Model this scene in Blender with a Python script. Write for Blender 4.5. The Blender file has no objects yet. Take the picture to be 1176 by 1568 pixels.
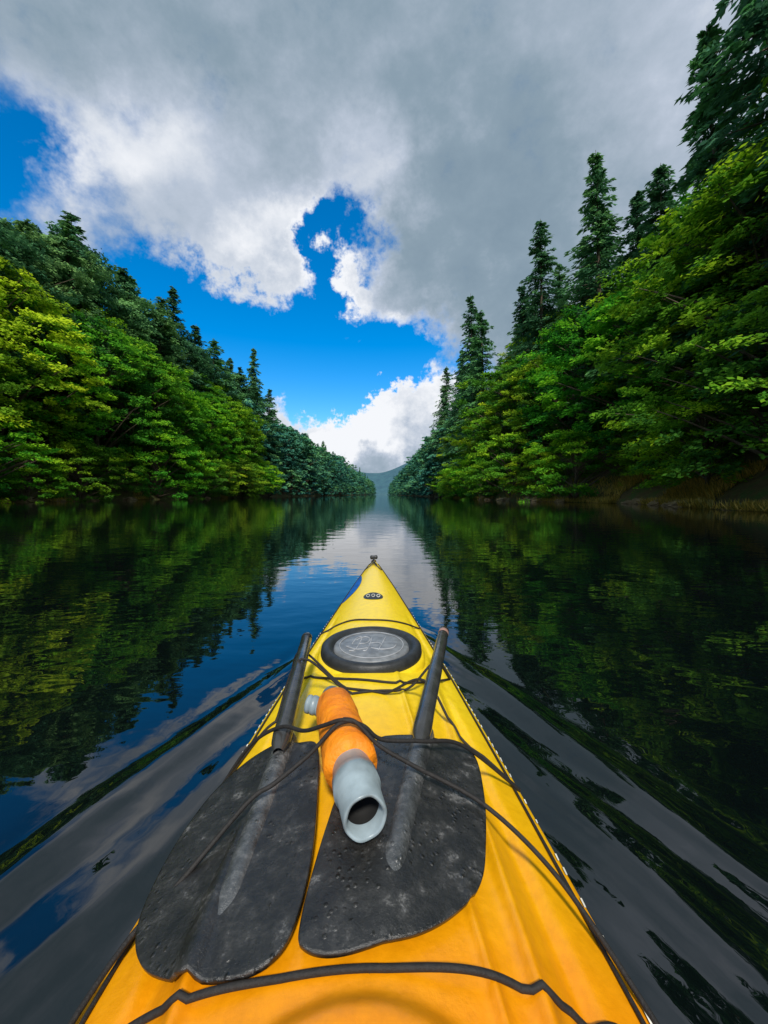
import bpy, math, random
import numpy as np
from mathutils import Vector, Matrix
rng=np.random.default_rng(7); random.seed(7)
scene=bpy.context.scene
COL=scene.collection

# ------------------------------------------------------------------ helpers
def link(o,parent=None):
    COL.objects.link(o)
    if parent is not None: o.parent=parent
    return o
def empty(name):
    e=bpy.data.objects.new(name,None); e.empty_display_size=.1; return link(e)
def mk_mesh(name,v,f,mats=(),midx=None,smooth=True,attr=None):
    v=np.asarray(v,dtype=np.float32); f=np.asarray(f,dtype=np.int32)
    me=bpy.data.meshes.new(name)
    me.vertices.add(len(v)); me.vertices.foreach_set('co',v.ravel())
    k=f.shape[1]; n=len(f)
    me.loops.add(n*k); me.loops.foreach_set('vertex_index',f.ravel())
    me.polygons.add(n)
    me.polygons.foreach_set('loop_start',np.arange(0,n*k,k,dtype=np.int32))
    me.polygons.foreach_set('loop_total',np.full(n,k,dtype=np.int32))
    for m in mats: me.materials.append(m)
    if midx is not None: me.polygons.foreach_set('material_index',np.asarray(midx,dtype=np.int32))
    me.polygons.foreach_set('use_smooth',np.full(n,smooth))
    if attr is not None:
        a=me.attributes.new('tone','FLOAT','POINT'); a.data.foreach_set('value',np.asarray(attr,dtype=np.float32))
    me.update(calc_edges=True); me.validate()
    return me
def obj(name,me,parent=None,loc=(0,0,0)):
    o=bpy.data.objects.new(name,me); o.location=loc; return link(o,parent)
def grid_faces(nu,nv,wrap=False):
    i=np.arange(nu-1)[:,None]; j=np.arange(nv if wrap else nv-1)[None,:]
    j2=(j+1)%nv
    a=i*nv+j; b=i*nv+j2; c=(i+1)*nv+j2; d=(i+1)*nv+j
    return np.stack([a,b,c,d],-1).reshape(-1,4)
def catmull(pts,n=8,closed=False):
    P=[np.array(p,float) for p in pts]; out=[]; N=len(P)
    rngi=range(N) if closed else range(N-1)
    for i in rngi:
        if closed: p0,p1,p2,p3=P[i-1],P[i],P[(i+1)%N],P[(i+2)%N]
        else: p0,p1,p2,p3=P[max(i-1,0)],P[i],P[i+1],P[min(i+2,N-1)]
        for k in range(n):
            t=k/n
            out.append(.5*((2*p1)+(-p0+p2)*t+(2*p0-5*p1+4*p2-p3)*t*t+(-p0+3*p1-3*p2+p3)*t**3))
    if not closed: out.append(P[-1])
    return np.array(out)
def curve(name,pts,r,mat,parent=None,closed=False,raw=False):
    P=np.array(pts) if raw else catmull(pts,8,closed)
    cu=bpy.data.curves.new(name,'CURVE'); cu.dimensions='3D'; cu.bevel_depth=r; cu.bevel_resolution=3
    s=cu.splines.new('POLY'); s.points.add(len(P)-1)
    for i,p in enumerate(P): s.points[i].co=(p[0],p[1],p[2],1)
    s.use_cyclic_u=closed; s.use_smooth=True
    cu.use_fill_caps=True; cu.materials.append(mat)
    o=bpy.data.objects.new(name,cu); return link(o,parent)
def lathe(name,p0,p1,prof,mat,parent=None,n=40,jag=None):
    p0=Vector(p0); p1=Vector(p1); d=(p1-p0).normalized()
    a=d.cross(Vector((0,0,1))).normalized(); b=a.cross(d).normalized()
    V=[]
    for k,(s,r) in enumerate(prof):
        for i in range(n):
            t=2*math.pi*i/n
            ss=s+(jag[k]*(.5*math.sin(3*t)+.5*math.sin(5*t+1)) if jag and jag[k] else 0)
            V.append(p0+d*ss+a*(r*math.cos(t))+b*(r*math.sin(t)))
    F=grid_faces(len(prof),n,True)
    return obj(name,mk_mesh(name,[tuple(v) for v in V],F,[mat]),parent)

# ------------------------------------------------------------------ materials
def newmat(name):
    m=bpy.data.materials.new(name); m.use_nodes=True
    nt=m.node_tree; return m,nt,nt.nodes['Principled BSDF']
def node(nt,t,**kw):
    n=nt.nodes.new(t)
    for k,v in kw.items(): setattr(n,k,v)
    return n
def mth(nt,op,a,b=None,c=None,clamp=False):
    n=nt.nodes.new('ShaderNodeMath'); n.operation=op; n.use_clamp=clamp
    for i,x in enumerate((a,b,c)):
        if x is None: continue
        if isinstance(x,(int,float)): n.inputs[i].default_value=x
        else: nt.links.new(x,n.inputs[i])
    return n.outputs[0]
def noise(nt,scale,detail=4,rough=.5,vec=None,coord='Object'):
    n=nt.nodes.new('ShaderNodeTexNoise'); n.inputs['Scale'].default_value=scale
    n.inputs['Detail'].default_value=detail; n.inputs['Roughness'].default_value=rough
    if vec is None:
        tc=nt.nodes.new('ShaderNodeTexCoord'); vec=tc.outputs[coord]
    nt.links.new(vec,n.inputs['Vector']); return n.outputs['Fac']
def ramp(nt,fac,stops):
    r=nt.nodes.new('ShaderNodeValToRGB'); e=r.color_ramp.elements
    while len(e)<len(stops): e.new(.5)
    for i,(p,c) in enumerate(stops):
        e[i].position=p; e[i].color=(*c,1)
    nt.links.new(fac,r.inputs['Fac']); return r.outputs['Color']
def bump(nt,h,bsdf,strength=.3,dist=.01):
    b=nt.nodes.new('ShaderNodeBump'); b.inputs['Strength'].default_value=strength; b.inputs['Distance'].default_value=dist
    nt.links.new(h,b.inputs['Height']); nt.links.new(b.outputs[0],bsdf.inputs['Normal'])
def simple(name,c,rough,bs=None,bscale=60,bdist=.002,var=.25,spec=.5):
    m,nt,b=newmat(name)
    f=noise(nt,bscale*.4,5)
    c2=tuple(x*(1-var) for x in c); c3=tuple(min(1,x*(1+var)) for x in c)
    nt.links.new(ramp(nt,f,[(.35,c2),(.65,c3)]),b.inputs['Base Color'])
    b.inputs['Roughness'].default_value=rough; b.inputs['Specular IOR Level'].default_value=spec
    if bs: bump(nt,noise(nt,bscale,5,.6),b,bs,bdist)
    return m

# kayak plastic
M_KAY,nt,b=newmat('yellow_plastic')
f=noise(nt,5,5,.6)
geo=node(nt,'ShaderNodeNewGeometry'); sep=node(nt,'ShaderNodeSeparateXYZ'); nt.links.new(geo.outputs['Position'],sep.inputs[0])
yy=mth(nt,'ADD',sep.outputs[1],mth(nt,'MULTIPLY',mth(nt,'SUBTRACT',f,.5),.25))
col=ramp(nt,mth(nt,'DIVIDE',yy,1.6),[(.17,(.88,.28,.002)),(.36,(.90,.47,.003)),(.60,(.92,.66,.016))])  # orange towards the cockpit paints the kayaker's shade into the plastic colour
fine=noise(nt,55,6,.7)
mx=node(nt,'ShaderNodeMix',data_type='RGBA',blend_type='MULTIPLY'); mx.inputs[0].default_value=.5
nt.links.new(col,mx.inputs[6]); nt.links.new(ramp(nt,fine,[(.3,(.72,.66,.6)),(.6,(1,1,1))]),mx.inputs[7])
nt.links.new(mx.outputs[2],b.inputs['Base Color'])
nt.links.new(mth(nt,'ADD',.20,mth(nt,'MULTIPLY',fine,.28)),b.inputs['Roughness'])
b.inputs['Specular IOR Level'].default_value=.5
bump(nt,mth(nt,'ADD',noise(nt,140,5,.7),mth(nt,'MULTIPLY',noise(nt,12,3,.5),2.5)),b,.25,.002)

def blademat(name,cs,r0,r1):
    m,nt,b=newmat(name)
    f=noise(nt,34,7,.75)
    nt.links.new(ramp(nt,f,cs),b.inputs['Base Color'])
    tc=node(nt,'ShaderNodeTexCoord')
    vo=node(nt,'ShaderNodeTexVoronoi'); vo.inputs['Scale'].default_value=120; nt.links.new(tc.outputs['Object'],vo.inputs['Vector'])
    drop=mth(nt,'SUBTRACT',.34,vo.outputs['Distance'],clamp=True)
    msk=mth(nt,'GREATER_THAN',noise(nt,22,4),.52)
    drop=mth(nt,'MULTIPLY',drop,msk)
    nt.links.new(mth(nt,'ADD',r0,mth(nt,'MULTIPLY',noise(nt,16,6,.75),r1)),b.inputs['Roughness'])
    bump(nt,mth(nt,'ADD',mth(nt,'MULTIPLY',drop,2.0),mth(nt,'MULTIPLY',noise(nt,120,6,.75),.7)),b,.8,.003)
    b.inputs['Specular IOR Level'].default_value=.9
    return m
M_BLADE=blademat('wet_black_blade',[(.32,(.006,.006,.007)),(.5,(.018,.017,.016)),(.60,(.04,.038,.036)),(.70,(.20,.195,.19))],.06,.5)
M_SPINE=blademat('wet_grey_spine',[(.3,(.02,.022,.024)),(.5,(.07,.074,.078)),(.70,(.22,.22,.22))],.08,.4)
M_SHAFT=simple('black_shaft',(.045,.045,.045),.2,.3,90,spec=.8)
M_FERR=simple('worn_ferrule',(.35,.2,.16),.5,.4,120)
M_CORD=simple('black_cord',(.015,.013,.012),.7,.6,400,.002)
M_RUB=simple('black_rubber',(.022,.024,.026),.5,.4,150)
M_HGREY=simple('grey_hatch',(.17,.18,.19),.42,.4,120)
M_HLITE=simple('hatch_emboss',(.36,.37,.39),.4)
M_ORANGE=simple('orange_foam',(.95,.24,.003),.6,.9,60,.005)
M_PGREY=simple('grey_pvc',(.25,.31,.34),.32,.4,60,.002)
M_DARK=simple('dark_inside',(.01,.01,.01),.8)
M_BLUE=simple('blue_decal',(.01,.12,.5),.3)
M_WDASH=simple('white_thread',(.7,.68,.6),.7)
M_ROCK=simple('shore_rock',(.28,.20,.11),.85,.9,3,.1)
M_BARK=simple('bark',(.10,.075,.05),.9,.8,6,.05)

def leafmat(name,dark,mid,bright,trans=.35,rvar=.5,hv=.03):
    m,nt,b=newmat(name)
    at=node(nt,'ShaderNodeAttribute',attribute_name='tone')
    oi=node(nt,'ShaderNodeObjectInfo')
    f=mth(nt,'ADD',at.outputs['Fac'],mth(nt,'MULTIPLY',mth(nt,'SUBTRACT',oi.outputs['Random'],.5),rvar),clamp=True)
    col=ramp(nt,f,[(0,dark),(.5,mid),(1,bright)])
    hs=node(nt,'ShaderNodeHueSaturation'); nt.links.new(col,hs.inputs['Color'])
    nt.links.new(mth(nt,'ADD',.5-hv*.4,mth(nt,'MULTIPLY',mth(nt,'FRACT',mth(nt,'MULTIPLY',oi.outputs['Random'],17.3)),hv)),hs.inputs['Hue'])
    df=node(nt,'ShaderNodeBsdfDiffuse'); nt.links.new(hs.outputs[0],df.inputs['Color'])
    tr=node(nt,'ShaderNodeBsdfTranslucent'); nt.links.new(hs.outputs[0],tr.inputs['Color'])
    ms=node(nt,'ShaderNodeMixShader'); ms.inputs[0].default_value=trans
    nt.links.new(df.outputs[0],ms.inputs[1]); nt.links.new(tr.outputs[0],ms.inputs[2])
    nt.links.new(ms.outputs[0],nt.nodes['Material Output'].inputs['Surface'])
    return m
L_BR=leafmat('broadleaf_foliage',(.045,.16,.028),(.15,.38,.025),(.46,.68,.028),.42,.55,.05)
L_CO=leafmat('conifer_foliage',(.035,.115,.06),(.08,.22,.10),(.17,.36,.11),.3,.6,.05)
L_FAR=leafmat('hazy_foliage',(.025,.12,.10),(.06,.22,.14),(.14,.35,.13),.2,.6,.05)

# ------------------------------------------------------------------ camera
cam=bpy.data.cameras.new('camera'); co=bpy.data.objects.new('camera',cam); link(co)
co.location=(0,0,.80); co.rotation_euler=(math.radians(90),0,0)
cam.sensor_fit='VERTICAL'; cam.sensor_height=36; cam.lens=36*600/1568; cam.shift_y=-27/1568
cam.clip_start=.02; cam.clip_end=6000
scene.camera=co
scene.view_settings.view_transform='Standard'; scene.view_settings.look='None'; scene.view_settings.exposure=0

# ------------------------------------------------------------------ kayak surface
ys=np.linspace(-2.6,2.5,1021)
def tab(t):
    t=np.array(t); v=np.interp(ys,t[:,0],t[:,1]); k=np.exp(-np.linspace(-2,2,41)**2); k/=k.sum()
    vp=np.pad(v,20,mode='reflect',reflect_type='odd'); return np.convolve(vp,k,'valid')
HW=tab([(-2.6,.01),(-2.2,.09),(-1.5,.2),(-.8,.27),(0,.285),(.36,.268),(.71,.262),(1.1,.231),(1.5,.181),(2.0,.105),(2.3,.052),(2.5,.012)])
ZE=tab([(-2.6,.35),(-1.5,.28),(0,.30),(.36,.31),(.71,.28),(1.1,.28),(1.5,.295),(2.0,.33),(2.5,.372)])
ZC=tab([(-2.6,.36),(-1.5,.31),(0,.38),(.36,.378),(.5,.365),(.71,.358),(1.1,.355),(1.5,.36),(2.0,.375),(2.5,.382)])
KZ=tab([(-2.6,.3),(-2.4,.1),(-1.8,-.06),(0,-.1),(1.4,-.09),(2.0,-.03),(2.3,.12),(2.5,.34)])
def sst(a,b,x):
    t=np.clip((x-a)/(b-a),0,1); return t*t*(3-2*t)
def cxf(y): return -.012-.021*y
def deck(x,y):
    x=np.asarray(x,float); y=np.asarray(y,float)
    hw=np.interp(y,ys,HW); ze=np.interp(y,ys,ZE); zc=np.interp(y,ys,ZC)
    s=(x-cxf(y))/hw; u=np.clip(np.abs(s),0,1)
    z=ze+(zc-ze)*(1-u**1.9)
    # raised knee hump ahead of the cockpit
    r=np.sqrt(((x+.015)/.20)**2+((y-.10)/.238)**2); z=z+.014*(1-sst(.88,1.0,r))
    # moulded ridges along both shoulders
    fade=sst(.2,.32,y)*(1-sst(.75,1.15,y))
    z=z+.013*fade*(np.exp(-((u-.60-.12*(y-.4))/.035)**2)-.9*np.exp(-((u-.74)/.045)**2))
    z=z+.009*fade*np.exp(-((u-.42+.25*(y-.4))/.022)**2)*(s>0)
    # shallow recess channels each side of the fore hatch
    z=z-.006*np.exp(-((u-.80)/.05)**2)*sst(.9,1.05,y)*(1-sst(1.4,1.6,y))
    return z
kayak=empty('kayak')
st=np.concatenate([np.linspace(-2.6,.2,90,endpoint=False),np.linspace(.2,1.2,170,endpoint=False),np.linspace(1.2,2.5,90)])
V=[]
us=np.linspace(-1,1,161)
hp=[(1.012,.0,-.006),(1.012,0,-.016),(.99,.0,-.02),(.985,.3,0),(.93,.55,0),(.8,.78,0),(.5,.93,0),(0,1.0,0)]
for y in st:
    hw=np.interp(y,ys,HW); ze=np.interp(y,ys,ZE); kz=np.interp(y,ys,KZ); c=cxf(y)
    x=c+us*hw; z=deck(x,np.full_like(x,y))
    row=[(a,y,bb) for a,bb in zip(x,z)]
    R=[(c+q[0]*hw,y,ze+(kz-ze)*q[1]+q[2]) for q in hp]
    Lf=[(c-q[0]*hw,y,ze+(kz-ze)*q[1]+q[2]) for q in hp[:-1]][::-1]
    V+=row+R+Lf
nv=len(V)//len(st)
F=grid_faces(len(st),nv,True)
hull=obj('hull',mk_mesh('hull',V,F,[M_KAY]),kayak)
# bow cap
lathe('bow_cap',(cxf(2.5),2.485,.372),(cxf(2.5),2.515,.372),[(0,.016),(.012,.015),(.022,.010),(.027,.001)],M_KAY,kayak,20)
# coaming + spray deck behind the view
cp=[(cxf(-.2)+.2*math.cos(t),-.19+.40*math.sin(t),.405+.0*math.sin(t)) for t in np.linspace(0,2*math.pi,48,endpoint=False)]
curve('cockpit_coaming',cp,.014,M_RUB,kayak,True,True)
V=[];
for k in range(9):
    q=1-k/8
    for t in np.linspace(0,2*math.pi,48,endpoint=False):
        V.append((cxf(-.2)+.2*q*math.cos(t),-.19+.40*q*math.sin(t),.405+.05*(1-q*q)))
obj('spray_deck',mk_mesh('spray_deck',V,grid_faces(9,48,True),[M_RUB]),kayak)
V=[]
for k,(q,z) in enumerate([(1.0,.41),(1.0,.36),(1.02,.29)]):
    for t in np.linspace(0,2*math.pi,48,endpoint=False):
        V.append((cxf(-.2)+.2*q*math.cos(t),-.19+.40*q*math.sin(t),z))
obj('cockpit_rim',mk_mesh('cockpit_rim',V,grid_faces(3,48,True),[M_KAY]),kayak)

# hatch
hc=(-.036,1.125); HR=(.142,.150); hz=.362
def disc(name,prof,mat,par,c=hc,R=HR,n=72,tilt=.04):
    V=[]
    for q,z in prof:
        for t in np.linspace(0,2*math.pi,n,endpoint=False):
            yy=R[1]*q*math.sin(t); V.append((c[0]+R[0]*q*math.cos(t),c[1]+yy,z))
    return obj(name,mk_mesh(name,V,grid_faces(len(prof),n,True),[mat]),par)
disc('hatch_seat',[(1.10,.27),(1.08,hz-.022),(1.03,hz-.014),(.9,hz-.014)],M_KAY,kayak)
disc('hatch_cover_rim',[(1.0,hz-.02),(1.015,hz-.008),(1.0,hz+.006),(.96,hz+.011),(.88,hz+.012),(.80,hz+.006),(.775,hz-.002),(.74,hz-.002)],M_RUB,kayak)
disc('hatch_cover_panel',[(.76,hz-.004),(.75,hz+.004),(.72,hz+.007),(.4,hz+.009),(.001,hz+.010)],M_HGREY,kayak)
curve('hatch_ring',[(hc[0]+HR[0]*.64*math.cos(t),hc[1]+HR[1]*.64*math.sin(t),hz+.0085) for t in np.linspace(0,2*math.pi,60,endpoint=False)],.0012,M_HLITE,kayak,True,True)
for st_ in ([(-.055,.0),(-.045,.045),(-.03,.05),(-.035,.0),(-.045,-.045),(-.06,-.05)],
            [(-.045,.03),(-.02,.055),(-.005,.035),(-.015,.005),(-.035,.0)],
            [(.0,.05),(-.004,.0),(-.012,-.045),(-.022,-.05)],[(-.008,.0),(.015,.01),(.028,.0)],
            [(.04,.05),(.03,.0),(.02,-.045)],[(.0,-.03),(.03,-.04),(.06,-.03),(.07,-.01)],[(-.07,-.02),(-.04,-.04),(-.01,-.03)]):
    curve('hatch_script',[(hc[0]+a,hc[1]+bb,hz+.0095) for a,bb in st_],.0013,M_HLITE,kayak)

# deck lines / bungees
def dl(name,pts,r=.0028,off=.003,mat=M_CORD):
    P=catmull([np.array(p) for p in [(p[0],p[1],(p[2] if len(p)==3 else float(deck(p[0],p[1]))+off)) for p in pts]],10)
    zz=deck(P[:,0],P[:,1])+off; P[:,2]=np.maximum(P[:,2],zz)
    return curve(name,P,r,mat,kayak,False,True)
for sgn,nm in ((-1,'deck_line'),(1,'deck_line')):
    P=[]
    for y in np.linspace(.30,2.42,60):
        hw=np.interp(y,ys,HW); P.append((cxf(y)+sgn*hw*.955,y))
    dl(nm,P,.0022)
    V=[];F=[]
    for y in np.arange(.3,1.6,.022):
        hw=np.interp(y,ys,HW); x=cxf(y)+sgn*hw*.992; z=float(deck(x,y))+.003
        if rng.random()<.35: continue
        i=len(V); l=.003+.003*rng.random()
        V+=[(x-.001,y-l,z),(x+.001,y-l,z),(x+.001,y+l,z),(x-.001,y+l,z)]; F.append((i,i+1,i+2,i+3))
    obj('seam_stitch',mk_mesh('seam_stitch',V,F,[M_WDASH]),kayak)
dl('bungee',[(-.226,1.40),(-.13,1.40),(-.041,1.37),(.06,1.40),(.13,1.44)])
dl('bungee',[(-.262,1.10),(-.16,.99),(-.0916,.947),(.018,.925),(.11,.98),(.18,1.073)])
dl('bungee',[(-.262,1.10),(-.21,1.0,.40),(-.087,.90),(.0,.87),(.087,.841,.40),(.15,.777),(.236,.681)])
dl('bungee',[(.18,1.073),(.12,.93,.40),(.048,.895),(-.07,.871),(-.185,.875,.432),(-.235,.85),(-.258,.815),(-.285,.681)])
dl('bungee',[(-.285,.681),(-.229,.672,.37),(-.172,.65,.414),(-.125,.61,.432),(-.09,.585,.455),(-.060,.573,.470),(-.03,.572,.462),(-.003,.579,.438),(.06,.603,.420),(.13,.642,.388),(.236,.681)],.0030)
dl('bungee',[(-.06,.575,.470),(-.04,.570,.468),(-.008,.563,.44),(.04,.556,.416),(.135,.534,.378),(.205,.47,.345),(.247,.374,.315),(.26,.3,.305)],.0030)
dl('bungee',[(-.045,.572,.470),(-.07,.572,.462),(-.105,.56,.430),(-.15,.537,.404),(-.18,.52,.392),(-.235,.46,.350),(-.268,.42,.330),(-.283,.366,.32),(-.29,.3,.31)],.0030)
dl('bungee',[(-.285,.30),(-.237,.332),(-.17,.339),(-.091,.344),(.001,.3475),(.095,.347),(.179,.344),(.23,.342),(.262,.338)],.0030)
for x,y in ((-.262,1.10),(.18,1.073),(-.285,.681),(.236,.681),(-.226,1.40),(.13,1.44)):
    z=float(deck(x,y))
    lathe('deck_fitting',(x,y,z-.006),(x,y,z+.02),[(0,.010),(.006,.010),(.011,.008),(.013,.001)],M_RUB,kayak,16)
# bow toggle and loops
bz=.386; bx=cxf(2.48)
lathe('bow_toggle',(bx-.024,2.475,bz+.016),(bx+.024,2.475,bz+.018),[(0,.001),(.002,.010),(.008,.013),(.02,.011),(.028,.011),(.040,.013),(.046,.010),(.048,.001)],M_RUB,kayak,16)
curve('toggle_cord',[(bx-.02,2.30,.388),(bx-.004,2.38,.394),(bx,2.47,bz+.02),(bx+.004,2.38,.394),(bx+.022,2.30,.386)],.003,M_CORD,kayak)
curve('toggle_cord',[(bx-.045,2.22,.372),(bx,2.33,.39),(bx+.012,2.40,.39)],.0028,M_CORD,kayak)
curve('toggle_cord',[(bx+.05,2.22,.372),(bx+.004,2.33,.392),(bx-.012,2.40,.39)],.0028,M_CORD,kayak)
# decals
def patch(name,c,R,mat,off,n=40,k=6,rot=0):
    V=[]
    for q in np.linspace(1,.01,k):
        for t in np.linspace(0,2*math.pi,n,endpoint=False):
            x=c[0]+R[0]*q*math.cos(t); y=c[1]+R[1]*q*math.sin(t); V.append((x,y,float(deck(x,y))+off))
    return obj(name,mk_mesh(name,V,grid_faces(k,n,True),[mat]),kayak)
patch('bow_badge',(-.046,1.675),(.042,.052),M_RUB,.0015)
for ox in (-.022,0,.022):
    curve('badge_mark',[(-.046+ox+.007*math.cos(t),1.675+.022*math.sin(t),float(deck(-.046+ox,1.675))+.0035) for t in np.linspace(0,2*math.pi,14,endpoint=False)],.0013,M_WDASH,kayak,True,True)
V=[]
yl=np.linspace(1.72,2.16,24)
for y in yl:
    hw=np.interp(y,ys,HW)
    lo=.93; hi=.93-.38*math.sin(math.pi*(y-1.72)/.44)**.7
    for q in np.linspace(lo,hi,6):
        x=cxf(y)-q*hw; V.append((x,y,float(deck(x,y))+.0025))
obj('bow_decal',mk_mesh('bow_decal',V,grid_faces(24,6),[M_BLUE]),kayak)

# ------------------------------------------------------------------ paddles (two halves of a split paddle)
def paddle(outline,pl,rib,top,neck,ferr):
    e=empty('paddle')
    O=catmull([(a,bb,0) for a,bb in outline],6,True)[:,:2]
    c=O.mean(0); K=60; V=[]
    r0=np.array(rib[0]); r1=np.array(rib[1]); rd=(r1-r0)/np.linalg.norm(r1-r0); L=np.linalg.norm(r1-r0); pn=np.array([rd[1],-rd[0]])
    def bz_(P): return np.maximum(pl(P[:,0],P[:,1]),deck(P[:,0],P[:,1])+.007)
    for q in np.linspace(1,.003,K):
        P=c+(O-c)*q
        z=bz_(P)
        w=P-r0; s=w@rd; d=np.abs(w[:,0]*rd[1]-w[:,1]*rd[0])
        z=z+.006*np.exp(-(d/.036)**2)*(1-sst(.8,1.25,s/L))-.002*q**8   # blade thickens toward the spine
        V+=[(a,bb,zz) for (a,bb),zz in zip(P,z)]
    o=obj('blade',mk_mesh('blade',V,grid_faces(K,len(O),True),[M_BLADE]),e)
    md=o.modifiers.new('thick','SOLIDIFY'); md.thickness=.005; md.offset=-1
    # raised spine running down the blade
    V=[];N=17
    for t in np.linspace(0,1,60):
        p=r0+rd*L*t; hwid=.0195-.005*t; hgt=(.018-.010*t)*(1-sst(.82,1,t))+.0018
        base=float(bz_(p[None,:])[0])+.006*(1-float(sst(.8,1.25,t)))
        for a in np.linspace(-1,1,N):
            P=p+pn*hwid*a*(1.0 if t<.85 else math.sqrt(max(0.02,1-((t-.85)/.15)**2)))
            V.append((P[0],P[1],base-.0006+(hgt)*math.sqrt(max(0,1-abs(a)**2.4))-.004*abs(a)**3))
    obj('spine',mk_mesh('spine',V,grid_faces(60,N),[M_SPINE]),e)
    top=Vector(top); neck=Vector(neck)
    L1=(neck-top).length
    lathe('shaft',top,neck,[(0,.001),(0,.0115),(.002,.0132),(.06,.0132),(.062,.0142),(L1*.5,.0142),(L1*.52,.0150),(L1*.9,.0155),(L1,.0165),(L1+.02,.015),(L1+.04,.008)],M_SHAFT,e,28)
    lathe('ferrule',top,neck,[(-.006,.001),(-.006,.0100),(.0,.0120),(.022 if ferr else .008,.0140),(.03 if ferr else .01,.0135)],M_FERR if ferr else M_SHAFT,e,24)
    return e
LB=[(-.150,.672),(-.112,.658),(-.092,.544),(-.0825,.450),(-.086,.379),(-.101,.352),(-.133,.345),(-.177,.352),(-.223,.3705),(-.252,.40),(-.268,.443),(-.274,.519),(-.262,.603),(-.226,.665),(-.182,.684)]
paddle(LB,lambda x,y:.384+(x+.084)*.26,((-.170,.685),(-.164,.375)),(-.2,1.018,.43),(-.172,.665,.392),False)
RB=[(.0134,.6676),(.0695,.673),(.126,.675),(.150,.648),(.143,.564),(.125,.486),(.106,.4325),(.0743,.398),(.032,.371),(-.0165,.356),(-.0516,.352),(-.074,.359),(-.0800,.3725),(-.078,.422),(-.070,.494),(-.06,.544),(-.019,.642)]
paddle(RB,lambda x,y:.388-np.maximum(x,0)*.17+np.minimum(x,0)*.06,((.069,.685),(.002,.40)),(.1637,1.067,.43),(.066,.672,.400),True)

# ------------------------------------------------------------------ bilge pump
pump=empty('bilge_pump')
p0=(-.101,.755,.412); p1=(-.021,.449,.428)
Lp=(Vector(p1)-Vector(p0)).length
lathe('top_cap',p0,p1,[(-.012,.001),(-.012,.014),(-.002,.016),(0,.019),(.025,.020),(.03,.024),(.05,.026)],M_PGREY,pump)
lathe('foam_float',p0,p1,[(.032,.018),(.034,.030),(.045,.034),(.09,.036),(.10,.0345),(.14,.036),(.19,.0375),(.205,.0385),(.222,.037),(.226,.026)],M_ORANGE,pump,jag=[0,.002,.003,0,0,0,0,.003,.003,.002])
lathe('pump_body',p0,p1,[(.22,.0265),(.245,.0275),(.247,.0300),(.268,.0305),(.270,.0275),(Lp-.002,.0262),(Lp,.0245),(Lp-.002,.0215),(Lp-.05,.020)],M_PGREY,pump,jag=[0,0,0,0,0,.0015,.0025,.0025,0])
lathe('pump_bore',p0,p1,[(Lp-.02,.0204),(Lp-.06,.0195),(Lp-.06,.001)],M_DARK,pump)
lathe('handle_grip',(-.083,.700,.414),(-.141,.715,.418),[(0,.013),(.03,.013),(.032,.0165),(.037,.0165),(.038,.014),(.043,.0165),(.048,.0165),(.049,.014),(.054,.016),(.058,.0155),(.058,.010),(.05,.009)],M_PGREY,pump,24)

# ------------------------------------------------------------------ water (one sheet; real bow-wake waves)
def grow(start,step,end,g=1.06):
    out=[start]; 
    while out[-1]<end: out.append(out[-1]+step); step*=g
    return out[1:]
xc=np.arange(-1.9,1.9,.014); xs=np.array([-v for v in grow(1.9,.015,900)][::-1]+list(xc)+grow(xc[-1],.015,900))
yc=np.arange(.2,3.3,.012); yb=[-v for v in grow(-.2,.013,300,1.08)][::-1]; ysw=np.array(yb+list(yc)+grow(yc[-1],.014,1600))
X,Y=np.meshgrid(xs,ysw,indexing='ij')
def vnoise(x,y,seed):
    r=np.random.default_rng(seed); z=np.zeros_like(x)
    for k in range(5):
        a=r.uniform(0,2*np.pi); w=r.uniform(.7,1.4); z+=np.sin((x*np.cos(a)+y*np.sin(a))*w+r.uniform(0,6.28))
    return z/5
def ht(X,Y):
    xx=X-cxf(Y); a=np.abs(xx)
    back=2.78-Y
    wob=.04*vnoise(X*4,Y*4,3)+.014*vnoise(X*13,Y*13,4)
    slope=np.where(xx<0,.40,.44)
    ph=a-slope*np.maximum(back,0)+wob+.03*np.maximum(back-1,0)
    env=np.where(ph>0,np.exp(-(ph/.09)**2),np.exp(ph/.5))
    env=env*sst(0,.5,back)*np.exp(-np.maximum(back-.5,0)/4)
    h=.0066*np.cos(2*np.pi*ph/.23)*env
    patchy=np.clip(.5+vnoise(X*3,Y*3,31)*1.6,0,1)
    h+=.0026*np.cos(2*np.pi*(ph*1.0+.10*Y)/.075+2*wob*20)*env*np.where(xx>0,1.0,.25)*patchy
    near=np.exp(-((X/3)**2+((Y-1)/4)**2))
    h+=.0006*vnoise(X*14,Y*22,8)*near+.0010*vnoise(X*5,Y*7,9)*near
    return h
Z=ht(X,Y)
M_WAT,nt,b=newmat('river_water')
b.inputs['Base Color'].default_value=(.002,.004,.004,1); b.inputs['Roughness'].default_value=.01
b.inputs['IOR'].default_value=1.5; b.inputs['Specular IOR Level'].default_value=.9
tc=node(nt,'ShaderNodeTexCoord'); mp=node(nt,'ShaderNodeMapping'); mp.inputs['Scale'].default_value=(1,1.6,1)
nt.links.new(tc.outputs['Object'],mp.inputs['Vector'])
n1=noise(nt,2.2,3,.5,mp.outputs[0]); n2=noise(nt,.25,3,.5,mp.outputs[0])
h=mth(nt,'ADD',mth(nt,'MULTIPLY',n1,.0038),mth(nt,'MULTIPLY',n2,.006))
bump(nt,h,b,1.0,1.0)
obj('river_water',mk_mesh('river_water',np.stack([X,Y,Z],-1).reshape(-1,3),grid_faces(len(xs),len(ysw))[:,::-1],[M_WAT]))

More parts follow.
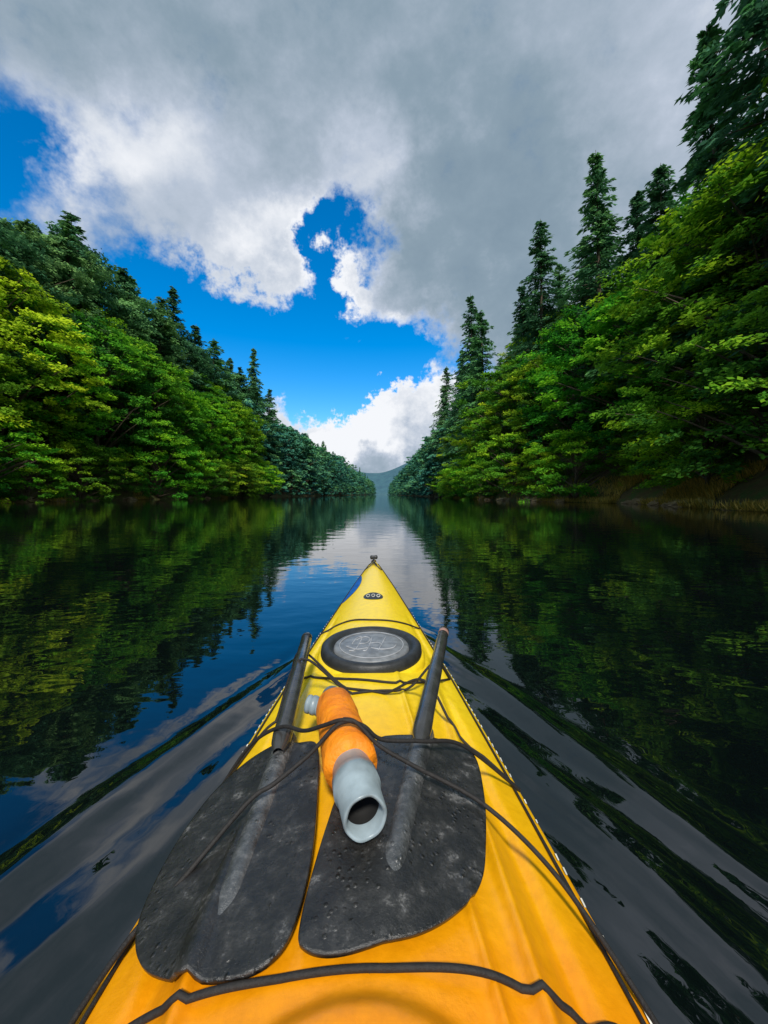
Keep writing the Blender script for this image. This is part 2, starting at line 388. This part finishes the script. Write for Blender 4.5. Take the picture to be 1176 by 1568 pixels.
# ------------------------------------------------------------------ terrain
def xR(y): 
    return 17+2.2*np.exp(-((y-31)/9)**2)*1.8+1.0*np.sin(y/13.)+.6*np.sin(y/5.1)-4*sst(300,900,y)
def xL(y):
    return -36-1.2*np.sin(y/17.)-.7*np.sin(y/6.3)+14*sst(250,900,y)
def terr(x,y):
    dR=x-xR(y); dL=xL(y)-x; d=np.maximum(dR,dL)
    cap=np.where(x>0,30+60*sst(150,600,y),36+50*sst(180,650,y))
    slope=np.where(x>0,.85,.95)
    dd=np.maximum(d,0)
    hgt=.35*sst(0,.6,dd)+cap*(1-np.exp(-slope*dd/cap))
    hgt+= (vnoise(x/9,y/9,21)*1.2+vnoise(x/2.2,y/2.2,22)*.3)*sst(1,12,dd)
    bed=-2.5*sst(0,3,-d)
    z=np.where(d>0,hgt,bed)
    far=66*sst(900,1150,y+.25*np.abs(x+20))+45*sst(10,160,np.abs(x+32))*sst(850,1100,y)
    return np.maximum(z,far-3)
gx=np.concatenate([-np.geomspace(900,60,50),np.linspace(-59,-30,80),np.linspace(-29,12,24),np.linspace(12.5,40,80),np.geomspace(41,900,50)])
gy=np.concatenate([np.linspace(-200,5,30),np.linspace(6,120,200),np.geomspace(121,1600,130)])
GX,GY=np.meshgrid(gx,gy,indexing='ij'); GZ=terr(GX,GY)
M_GR,nt,b=newmat('forest_floor')
f=noise(nt,.9,7,.75); col=ramp(nt,f,[(.3,(.05,.045,.02)),(.48,(.13,.10,.04)),(.6,(.06,.12,.025)),(.72,(.12,.20,.03))])
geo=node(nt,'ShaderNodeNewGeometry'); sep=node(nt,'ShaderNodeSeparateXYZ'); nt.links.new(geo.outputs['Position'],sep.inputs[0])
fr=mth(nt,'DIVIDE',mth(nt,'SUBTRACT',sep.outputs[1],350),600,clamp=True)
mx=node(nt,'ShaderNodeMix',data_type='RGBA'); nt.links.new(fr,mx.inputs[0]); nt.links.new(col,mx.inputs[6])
nt.links.new(ramp(nt,noise(nt,.05,6,.8),[(.35,(.025,.08,.12)),(.65,(.05,.14,.17))]),mx.inputs[7])  # distant aerial haze painted as bluer ground colour
nt.links.new(mx.outputs[2],b.inputs['Base Color']); b.inputs['Roughness'].default_value=.95
bump(nt,noise(nt,1.5,5,.7),b,.8,.3)
obj('ground',mk_mesh('ground',np.stack([GX,GY,GZ],-1).reshape(-1,3),grid_faces(len(gx),len(gy))[:,::-1],[M_GR]))

# ------------------------------------------------------------------ tree prototypes
def rhomb(c,a,bv):
    V=np.stack([c-a,c+bv,c+a,c-bv],1).reshape(-1,3)
    F=np.arange(len(c)*4).reshape(-1,4); return V,F
def unit(v): return v/np.maximum(np.linalg.norm(v,axis=-1,keepdims=True),1e-6)
def limb(p0,p1,r0,r1,n=6,k=5,sag=0):
    p0=np.array(p0,float);p1=np.array(p1,float); d=unit(p1-p0); a=unit(np.cross(d,[.3,.1,1.01])); bb=np.cross(d,a); V=[]
    for i in range(k):
        t=i/(k-1); c=p0+(p1-p0)*t+np.array([0,0,-sag*4*t*(1-t)]); r=r0+(r1-r0)*t
        for j in range(n):
            q=2*math.pi*j/n; V.append(c+a*r*math.cos(q)+bb*r*math.sin(q))
    return np.array(V),grid_faces(k,n,True)
def assemble(name,parts,mats):
    V=[];F=[];M=[];T=[];o=0
    for v,f,m,t in parts:
        V.append(v);F.append(f+o);M.append(np.full(len(f),m));T.append(t if t is not None else np.zeros(len(v))); o+=len(v)
    return mk_mesh(name,np.concatenate(V),np.concatenate(F),mats,np.concatenate(M),False,np.concatenate(T))
def broadleaf(seed,H,R,zb,mat,ncl=210,nl=120,ls=.15,name='broadleaf'):
    r=np.random.default_rng(seed); parts=[]
    v,f=limb((0,0,-1.5),(r.uniform(-.6,.6),r.uniform(-.6,.6),H*.9),H*.017,.04,9,8); parts.append((v,f,0,None))
    C=[];A=[];TT=[];Ln=[]
    for i in range(ncl):
        t=r.uniform(0,1)**.8; az=r.uniform(0,2*math.pi)
        prof=math.sqrt(max(0,1-((t-.38)/.64)**2)); lob=1+.25*math.sin(3*az+seed)+.2*math.sin(5*az+t*9+seed*2)+.12*math.sin(t*22+az*2)
        rad=R*prof*lob*math.sqrt(r.uniform(.3,1))
        z=zb+t*(H-zb)
        C.append((rad*math.cos(az),rad*math.sin(az),z)); A.append(az); Ln.append(r.uniform(.35,1.05)); TT.append(rad/R)
        if i%4==0:
            v,f=limb((0,0,max(0.2,z-rad*.55-1)),C[-1],.05+.012*rad,.015,5,4,-.2); parts.append((v,f,0,None))
    for c,az,l,tt in zip(np.array(C),A,Ln,TT):
        n=int(nl*(.4+l)); az+=r.normal(0,.5)
        # a spray: a few twigs fanning outwards and drooping, with leaves along them
        nt_=5; tw=r.integers(0,nt_,n); ta=(tw-(nt_-1)/2)*.42+r.normal(0,.07,n)
        s=r.uniform(.05,1,n)**.7*(1.9*l)*(1-.09*np.abs(tw-2)); 
        od=np.array([math.cos(az),math.sin(az),0]); sd=np.array([-math.sin(az),math.cos(az),0])
        w=s*np.sin(ta)+r.normal(0,.13,n); s2=s*np.cos(ta)-.7*l
        tilt=r.uniform(-.2,.65)
        h=r.normal(0,.13,n)-.22*(s**2)/(l+.3)+tilt*s
        p=c+s2[:,None]*od+w[:,None]*sd+h[:,None]*np.array([0,0,1])
        nrm=unit(np.stack([r.normal(0,.55,n),r.normal(0,.55,n),np.ones(n)],1)+.6*od)
        a=unit(np.cross(nrm,r.normal(0,1,(n,3)))); bv=np.cross(nrm,a)
        sz=r.uniform(.6,1.3,n)[:,None]*ls
        v,f=rhomb(p,a*sz,bv*sz*.55)
        hh=(c[2]-zb)/(H-zb)
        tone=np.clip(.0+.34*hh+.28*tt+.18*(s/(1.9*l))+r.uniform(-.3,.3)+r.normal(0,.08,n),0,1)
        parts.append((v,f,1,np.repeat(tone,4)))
    return assemble(name,parts,[M_BARK,mat])
def conifer(seed,H,R,mat,dens=1,ls=1,name='conifer'):
    r=np.random.default_rng(seed); parts=[]
    v,f=limb((0,0,-1.5),(0,0,H),H*.013,.02,8,9); parts.append((v,f,0,None))
    z=.05*H; P=[];A=[];B=[];T=[]
    bulge=[(r.uniform(0,6.28),r.uniform(.2,.8),r.uniform(.15,.4)) for _ in range(4)]
    while z<H-.2:
        t=z/H
        for k in range(r.integers(4,8)):
            az=r.uniform(0,2*math.pi)
            irr=1+sum(b_*math.cos(az-a_)*math.exp(-((t-t_)/.09)**2) for a_,t_,b_ in bulge)
            l=(R*(1-t)**.78*(min(1,t*5+.45)))*irr*r.choice([r.uniform(.35,.75),r.uniform(.75,1.0),r.uniform(1.0,1.3)],p=[.3,.5,.2])+.2
            n=int((12+18*l)*dens); s=r.uniform(.05,1,n)**.8
            od=np.array([math.cos(az),math.sin(az),0]); sd=np.array([-math.sin(az),math.cos(az),0])
            wd=l*.26*(1.1-s)+.08
            lat=r.normal(0,1,n)*wd*.6
            up=(.25*l*s-.62*l*s**2+.2*l*s**3)-np.abs(r.normal(0,.16,n))*(.4+l*.3)
            if t>.85: up=up+.5*l*s
            p=np.array([0,0,z+r.uniform(-.2,.2)])+(s*l)[:,None]*od+lat[:,None]*sd+up[:,None]*np.array([0,0,1])
            dr=unit(od*1.0+sd*(np.sign(lat)*r.uniform(.2,1,n))[:,None]+np.array([0,0,-1])*r.uniform(.1,.9,n)[:,None])
            nr=unit(r.normal(0,.5,(n,3))+np.array([0,0,1])+.5*od)
            bv=unit(np.cross(dr,nr)); sz=r.uniform(.6,1.3,n)[:,None]*ls
            P.append(p);A.append(dr*sz*.23);B.append(bv*sz*.085)
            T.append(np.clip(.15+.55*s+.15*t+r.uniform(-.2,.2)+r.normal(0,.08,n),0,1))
            if k<2: 
                v,f=limb((0,0,z),np.array([0,0,z])+od*l*.8+np.array([0,0,-.2*l]),.03+.01*l,.008,4,3); parts.append((v,f,0,None))
        z+=r.uniform(.3,.6)*(1 if t<.8 else .8)
    v,f=rhomb(np.concatenate(P),np.concatenate(A),np.concatenate(B)); parts.append((v,f,1,np.repeat(np.concatenate(T),4)))
    return assemble(name,parts,[M_BARK,mat])
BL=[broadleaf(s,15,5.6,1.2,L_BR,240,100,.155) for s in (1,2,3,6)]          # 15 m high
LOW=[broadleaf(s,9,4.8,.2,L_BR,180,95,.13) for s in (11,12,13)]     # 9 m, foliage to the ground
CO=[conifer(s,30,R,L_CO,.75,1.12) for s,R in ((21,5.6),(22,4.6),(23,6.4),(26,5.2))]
BLd=[]
for m_ in BL[:2]:
    q=m_.copy(); q.materials[1]=L_CO; BLd.append(q)          # darker, cooler canopy of the upper slope
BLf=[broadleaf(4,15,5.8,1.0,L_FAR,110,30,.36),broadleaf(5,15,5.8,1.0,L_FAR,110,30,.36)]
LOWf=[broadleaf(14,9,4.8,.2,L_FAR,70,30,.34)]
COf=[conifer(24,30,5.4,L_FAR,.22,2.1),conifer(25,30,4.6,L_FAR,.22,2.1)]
cntT=0
def tree(kind,x,y,h=None,top=None,par=None,far=False,wide=1.0):
    global cntT
    protos,base,nm={'b':(BLf if far else BL,15,'broadleaf_tree'),'d':(BLf if far else BLd,15,'broadleaf_tree'),'l':(LOWf if far else LOW,9,'broadleaf_shrub'),'c':(COf if far else CO,30,'conifer_tree')}[kind]
    z=float(terr(np.array(x*1.0),np.array(y*1.0)))
    if z<0: z=0.0
    if top is not None: h=max(4,top-z)
    s=h/base
    o=bpy.data.objects.new(nm,random.choice(protos)); o.location=(x,y,z-.1)
    ws=s*wide
    if kind=='c': ws=(s**.6)*wide
    if kind in 'bd' and s>1.15: ws=s**.5*1.07*wide
    o.scale=(ws*random.uniform(.9,1.1),ws*random.uniform(.9,1.1),s); o.rotation_euler=(random.uniform(-.04,.04),random.uniform(-.04,.04),random.uniform(0,6.28))
    link(o,par); cntT+=1
# skyline conifers; nearest right ones, out of frame, added to darken the water reflection
for x,y,t in [(25,14,40),(25,20,38),(26.5,25.5,46),(26.5,30,37),(27,38,33),(28,43,34.5),(26,46.5,42),(27,52,36),(24,59,42),(24,65,36),(26,71,35),(29,62,38),(30,80,41),
              (20.5,78,38),(20.5,88,46),(22,94,38),(22,100,40),(21,108,41),(20,125,42),(21,140,40),(23,116,39)]:
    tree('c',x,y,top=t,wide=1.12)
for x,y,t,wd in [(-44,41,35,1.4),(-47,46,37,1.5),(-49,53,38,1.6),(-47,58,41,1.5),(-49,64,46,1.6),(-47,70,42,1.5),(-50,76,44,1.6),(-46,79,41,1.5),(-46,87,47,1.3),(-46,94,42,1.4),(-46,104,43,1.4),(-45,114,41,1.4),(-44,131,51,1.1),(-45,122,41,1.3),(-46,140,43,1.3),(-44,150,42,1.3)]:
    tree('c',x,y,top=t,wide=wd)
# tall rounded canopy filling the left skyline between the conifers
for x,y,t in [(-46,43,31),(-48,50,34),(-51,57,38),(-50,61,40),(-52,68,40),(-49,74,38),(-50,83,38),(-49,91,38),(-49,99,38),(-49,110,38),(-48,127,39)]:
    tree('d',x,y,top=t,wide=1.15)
forest=empty('distant_forest')
for side in (1,-1):
    edge=xR if side>0 else xL
    rows=[(.3,6.2,'l',(5,9)),(5.5,7.6,'b',(13,18)),(13.5,9,'bbc',(16,22))]
    for d,sp,kinds,(h0,h1) in rows:
        y=8.0 if side>0 else 28.0
        while y<860:
            far=y>115
            k=random.choice(kinds)
            dd=d+random.uniform(-1.4,1.4)*(1 if d>2 else .5)
            yy=y+random.uniform(-1,1)
            x=float(edge(np.array(yy)))+side*dd
            h=random.uniform(h0,h1)*(1.3 if k=='c' else 1)
            if side>0 and k=='l' and 17<yy<36: x+=1.4
            if side<0 and d<8: h*=1.15
            if far: h*=1.15
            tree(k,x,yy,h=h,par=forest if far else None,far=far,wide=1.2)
            y+=sp*random.uniform(.75,1.25)*(1 if y<115 else (1.3 if y<350 else 2.6))
# far slopes behind the front rows
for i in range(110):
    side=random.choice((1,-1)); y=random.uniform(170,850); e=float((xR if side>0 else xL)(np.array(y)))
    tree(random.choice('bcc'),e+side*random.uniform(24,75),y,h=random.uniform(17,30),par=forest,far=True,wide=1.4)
print('trees',cntT)

# shoreline rocks and dry grass
def rock(x,y,s):
    import bmesh
    bm=bmesh.new(); bmesh.ops.create_icosphere(bm,subdivisions=3,radius=1)
    ph=random.uniform(0,9)
    for v in bm.verts:
        n=v.co.normalized(); k=1+.25*math.sin(n.x*4+ph)*math.cos(n.y*5+ph)+.12*math.sin(n.z*9+n.x*7+ph)
        v.co=Vector((n.x*1.4*k,n.y*k,n.z*.55*k))*s
    me=bpy.data.meshes.new('shore_rock'); bm.to_mesh(me); bm.free(); me.materials.append(M_ROCK)
    o=obj('shore_rock',me,None,(x,y,.05*s)); o.rotation_euler=(0,0,random.uniform(0,6))
for i in range(30):
    y=random.uniform(16,60); rock(float(xR(np.array(y)))-random.uniform(-.1,.9),y,random.uniform(.25,.8))
for i in range(14):
    y=random.uniform(34,80); rock(float(xL(np.array(y)))+random.uniform(-.1,.9),y,random.uniform(.3,.9))
G,ntg,bg=newmat('dry_grass'); 
at=node(ntg,'ShaderNodeAttribute',attribute_name='tone'); ntg.links.new(ramp(ntg,at.outputs['Fac'],[(0,(.11,.13,.01)),(.5,(.42,.30,.04)),(1,(.68,.44,.07))]),bg.inputs['Base Color'])
n=52000
y=np.concatenate([rng.uniform(15,37,n//2),rng.uniform(37,90,n//4),rng.uniform(34,90,n//4)])
right=np.arange(len(y))<3*(n//4)
x=np.where(right,xR(y)+rng.uniform(-1.2,2.4,len(y)),xL(y)-rng.uniform(-1.0,1.0,len(y)))
dens=(vnoise(x/1.3,y/1.3,40)>np.where(right,-.25,.3)); x=x[dens];y=y[dens];right=right[dens]
z=np.maximum(terr(x,y),0)
c=np.stack([x,y,z],1); hgt=rng.uniform(.2,.7,len(x))[:,None]
lean=rng.normal(0,.45,(len(x),3)); lean[:,2]=1; a=unit(lean)*hgt; bv=unit(rng.normal(0,1,(len(x),3))*[1,1,.1])*.025
v,f=rhomb(c+a*.5,a*.5,bv); obj('shore_grass',mk_mesh('shore_grass',v,f,[G],None,False,np.repeat(rng.uniform(0,1,len(x)),4)))

# ------------------------------------------------------------------ sky
w=bpy.data.worlds.new('World'); scene.world=w; w.use_nodes=True; nt=w.node_tree
w.cycles.sampling_method='MANUAL'; w.cycles.sample_map_resolution=256
bg=nt.nodes['Background']; bg.inputs['Strength'].default_value=.1
sky=node(nt,'ShaderNodeTexSky'); sky.sky_type='NISHITA'; sky.sun_disc=False
SE=math.radians(48); SA=math.radians(176)
sky.sun_elevation=SE; sky.sun_rotation=SA; sky.ozone_density=3; sky.dust_density=.3
tc=node(nt,'ShaderNodeTexCoord'); sp=node(nt,'ShaderNodeSeparateXYZ'); nt.links.new(tc.outputs['Generated'],sp.inputs[0])
nx=noise(nt,5,6,.68,tc.outputs['Generated'])
mp2=node(nt,'ShaderNodeMapping'); mp2.inputs['Location'].default_value=(5.2,1.3,8.8); nt.links.new(tc.outputs['Generated'],mp2.inputs['Vector'])
nz=noise(nt,5,6,.68,mp2.outputs[0])
mp3=node(nt,'ShaderNodeMapping'); mp3.inputs['Location'].default_value=(1.2,7.3,2.8); mp3.inputs['Scale'].default_value=(1,1,1.3); nt.links.new(tc.outputs['Generated'],mp3.inputs['Vector'])
n3=noise(nt,3.2,4,.6,mp3.outputs[0]); n4=noise(nt,10,6,.62,mp3.outputs[0])
yc_=mth(nt,'MAXIMUM',mth(nt,'ABSOLUTE',sp.outputs[1]),.15)
u=mth(nt,'DIVIDE',sp.outputs[0],yc_); v=mth(nt,'DIVIDE',sp.outputs[2],yc_)
u=mth(nt,'ADD',u,mth(nt,'MULTIPLY',mth(nt,'SUBTRACT',nx,.5),.45)); v=mth(nt,'ADD',v,mth(nt,'MULTIPLY',mth(nt,'SUBTRACT',nz,.5),.45))
cmb=node(nt,'ShaderNodeCombineXYZ'); nt.links.new(u,cmb.inputs[0]); nt.links.new(v,cmb.inputs[1])
def blob(cu,cv,ru,rv,wt):
    m=node(nt,'ShaderNodeMapping',vector_type='POINT'); nt.links.new(cmb.outputs[0],m.inputs['Vector'])
    m.inputs['Location'].default_value=(-cu/ru,-cv/rv,0); m.inputs['Scale'].default_value=(1/ru,1/rv,0)
    d=node(nt,'ShaderNodeVectorMath',operation='DOT_PRODUCT'); nt.links.new(m.outputs[0],d.inputs[0]); nt.links.new(m.outputs[0],d.inputs[1])
    p=mth(nt,'POWER',math.e**-1,d.outputs['Value'])
    return p,wt
def total(base,L):
    s=base
    for q in L:
        p,wt=blob(*q); n=nt.nodes.new('ShaderNodeMath'); n.operation='MULTIPLY_ADD'
        nt.links.new(p,n.inputs[0]); n.inputs[1].default_value=wt
        if isinstance(s,float): n.inputs[2].default_value=s
        else: nt.links.new(s,n.inputs[2])
        s=n.outputs[0]
    return s
dens=total(.80,[(-.10,.66,.11,.10,-.85),(-.17,.56,.05,.12,-.55),(-.30,.36,.32,.15,-1.1),(.0,.31,.18,.10,-1.0),(-.97,.84,.12,.22,-.6),(-.55,.48,.26,.12,-.7),
                (-.85,.62,.22,.2,-.26),(-.07,.15,.17,.065,1.1),(.13,.25,.07,.06,.4),(-.30,.64,.14,.13,.4),(-.10,.53,.06,.05,.5),(-.08,.37,.08,.025,.6)])
dens=mth(nt,'ADD',dens,mth(nt,'MULTIPLY',mth(nt,'SUBTRACT',n3,.5),.9))
dens=mth(nt,'ADD',dens,mth(nt,'MULTIPLY',mth(nt,'SUBTRACT',n4,.5),.6))
mr=node(nt,'ShaderNodeMapRange',interpolation_type='SMOOTHSTEP'); mr.inputs[1].default_value=.24; mr.inputs[2].default_value=.68
nt.links.new(dens,mr.inputs[0]); mask=mr.outputs[0]
br=total(.33,[(-.65,.88,.26,.16,.42),(-.30,.66,.20,.12,.38),(-.12,.52,.10,.10,.48),(-.08,.86,.10,.12,.22),(-.07,.16,.2,.08,.7),(.08,.42,.08,.06,.35),(.13,.27,.08,.07,.4),
              (.30,.75,.25,.40,-.12),(.9,1.1,.5,.6,.16)])
br=mth(nt,'ADD',br,mth(nt,'MULTIPLY',mth(nt,'SUBTRACT',n4,.5),.65))
br=mth(nt,'ADD',br,mth(nt,'MULTIPLY',mth(nt,'SUBTRACT',n3,.5),.55))
ed=node(nt,'ShaderNodeMapRange',interpolation_type='SMOOTHSTEP'); ed.inputs[1].default_value=.45; ed.inputs[2].default_value=.9; ed.inputs[3].default_value=.16; ed.inputs[4].default_value=0
nt.links.new(dens,ed.inputs[0]); br=mth(nt,'ADD',br,ed.outputs[0],clamp=True)
cc=ramp(nt,br,[(.0,(.15,.23,.31)),(.3,(.26,.35,.43)),(.55,(.50,.57,.68)),(.85,(.92,.94,.98))])
sc=node(nt,'ShaderNodeVectorMath',operation='SCALE'); nt.links.new(cc,sc.inputs[0]); sc.inputs['Scale'].default_value=10
hs=node(nt,'ShaderNodeHueSaturation'); hs.inputs['Saturation'].default_value=1.5; hs.inputs['Value'].default_value=1.9; nt.links.new(sky.outputs[0],hs.inputs['Color'])
mx=node(nt,'ShaderNodeMix',data_type='RGBA'); nt.links.new(mask,mx.inputs[0]); nt.links.new(hs.outputs[0],mx.inputs[6]); nt.links.new(sc.outputs[0],mx.inputs[7])
nt.links.new(mx.outputs[2],bg.inputs['Color'])

# sun
s=bpy.data.lights.new('sun','SUN'); s.energy=4.0; s.angle=math.radians(7.0); s.color=(1,.95,.86)
so=bpy.data.objects.new('sun',s); link(so)
d=Vector((math.sin(SA)*math.cos(SE),math.cos(SA)*math.cos(SE),math.sin(SE)))
so.rotation_euler=d.to_track_quat('Z','Y').to_euler()
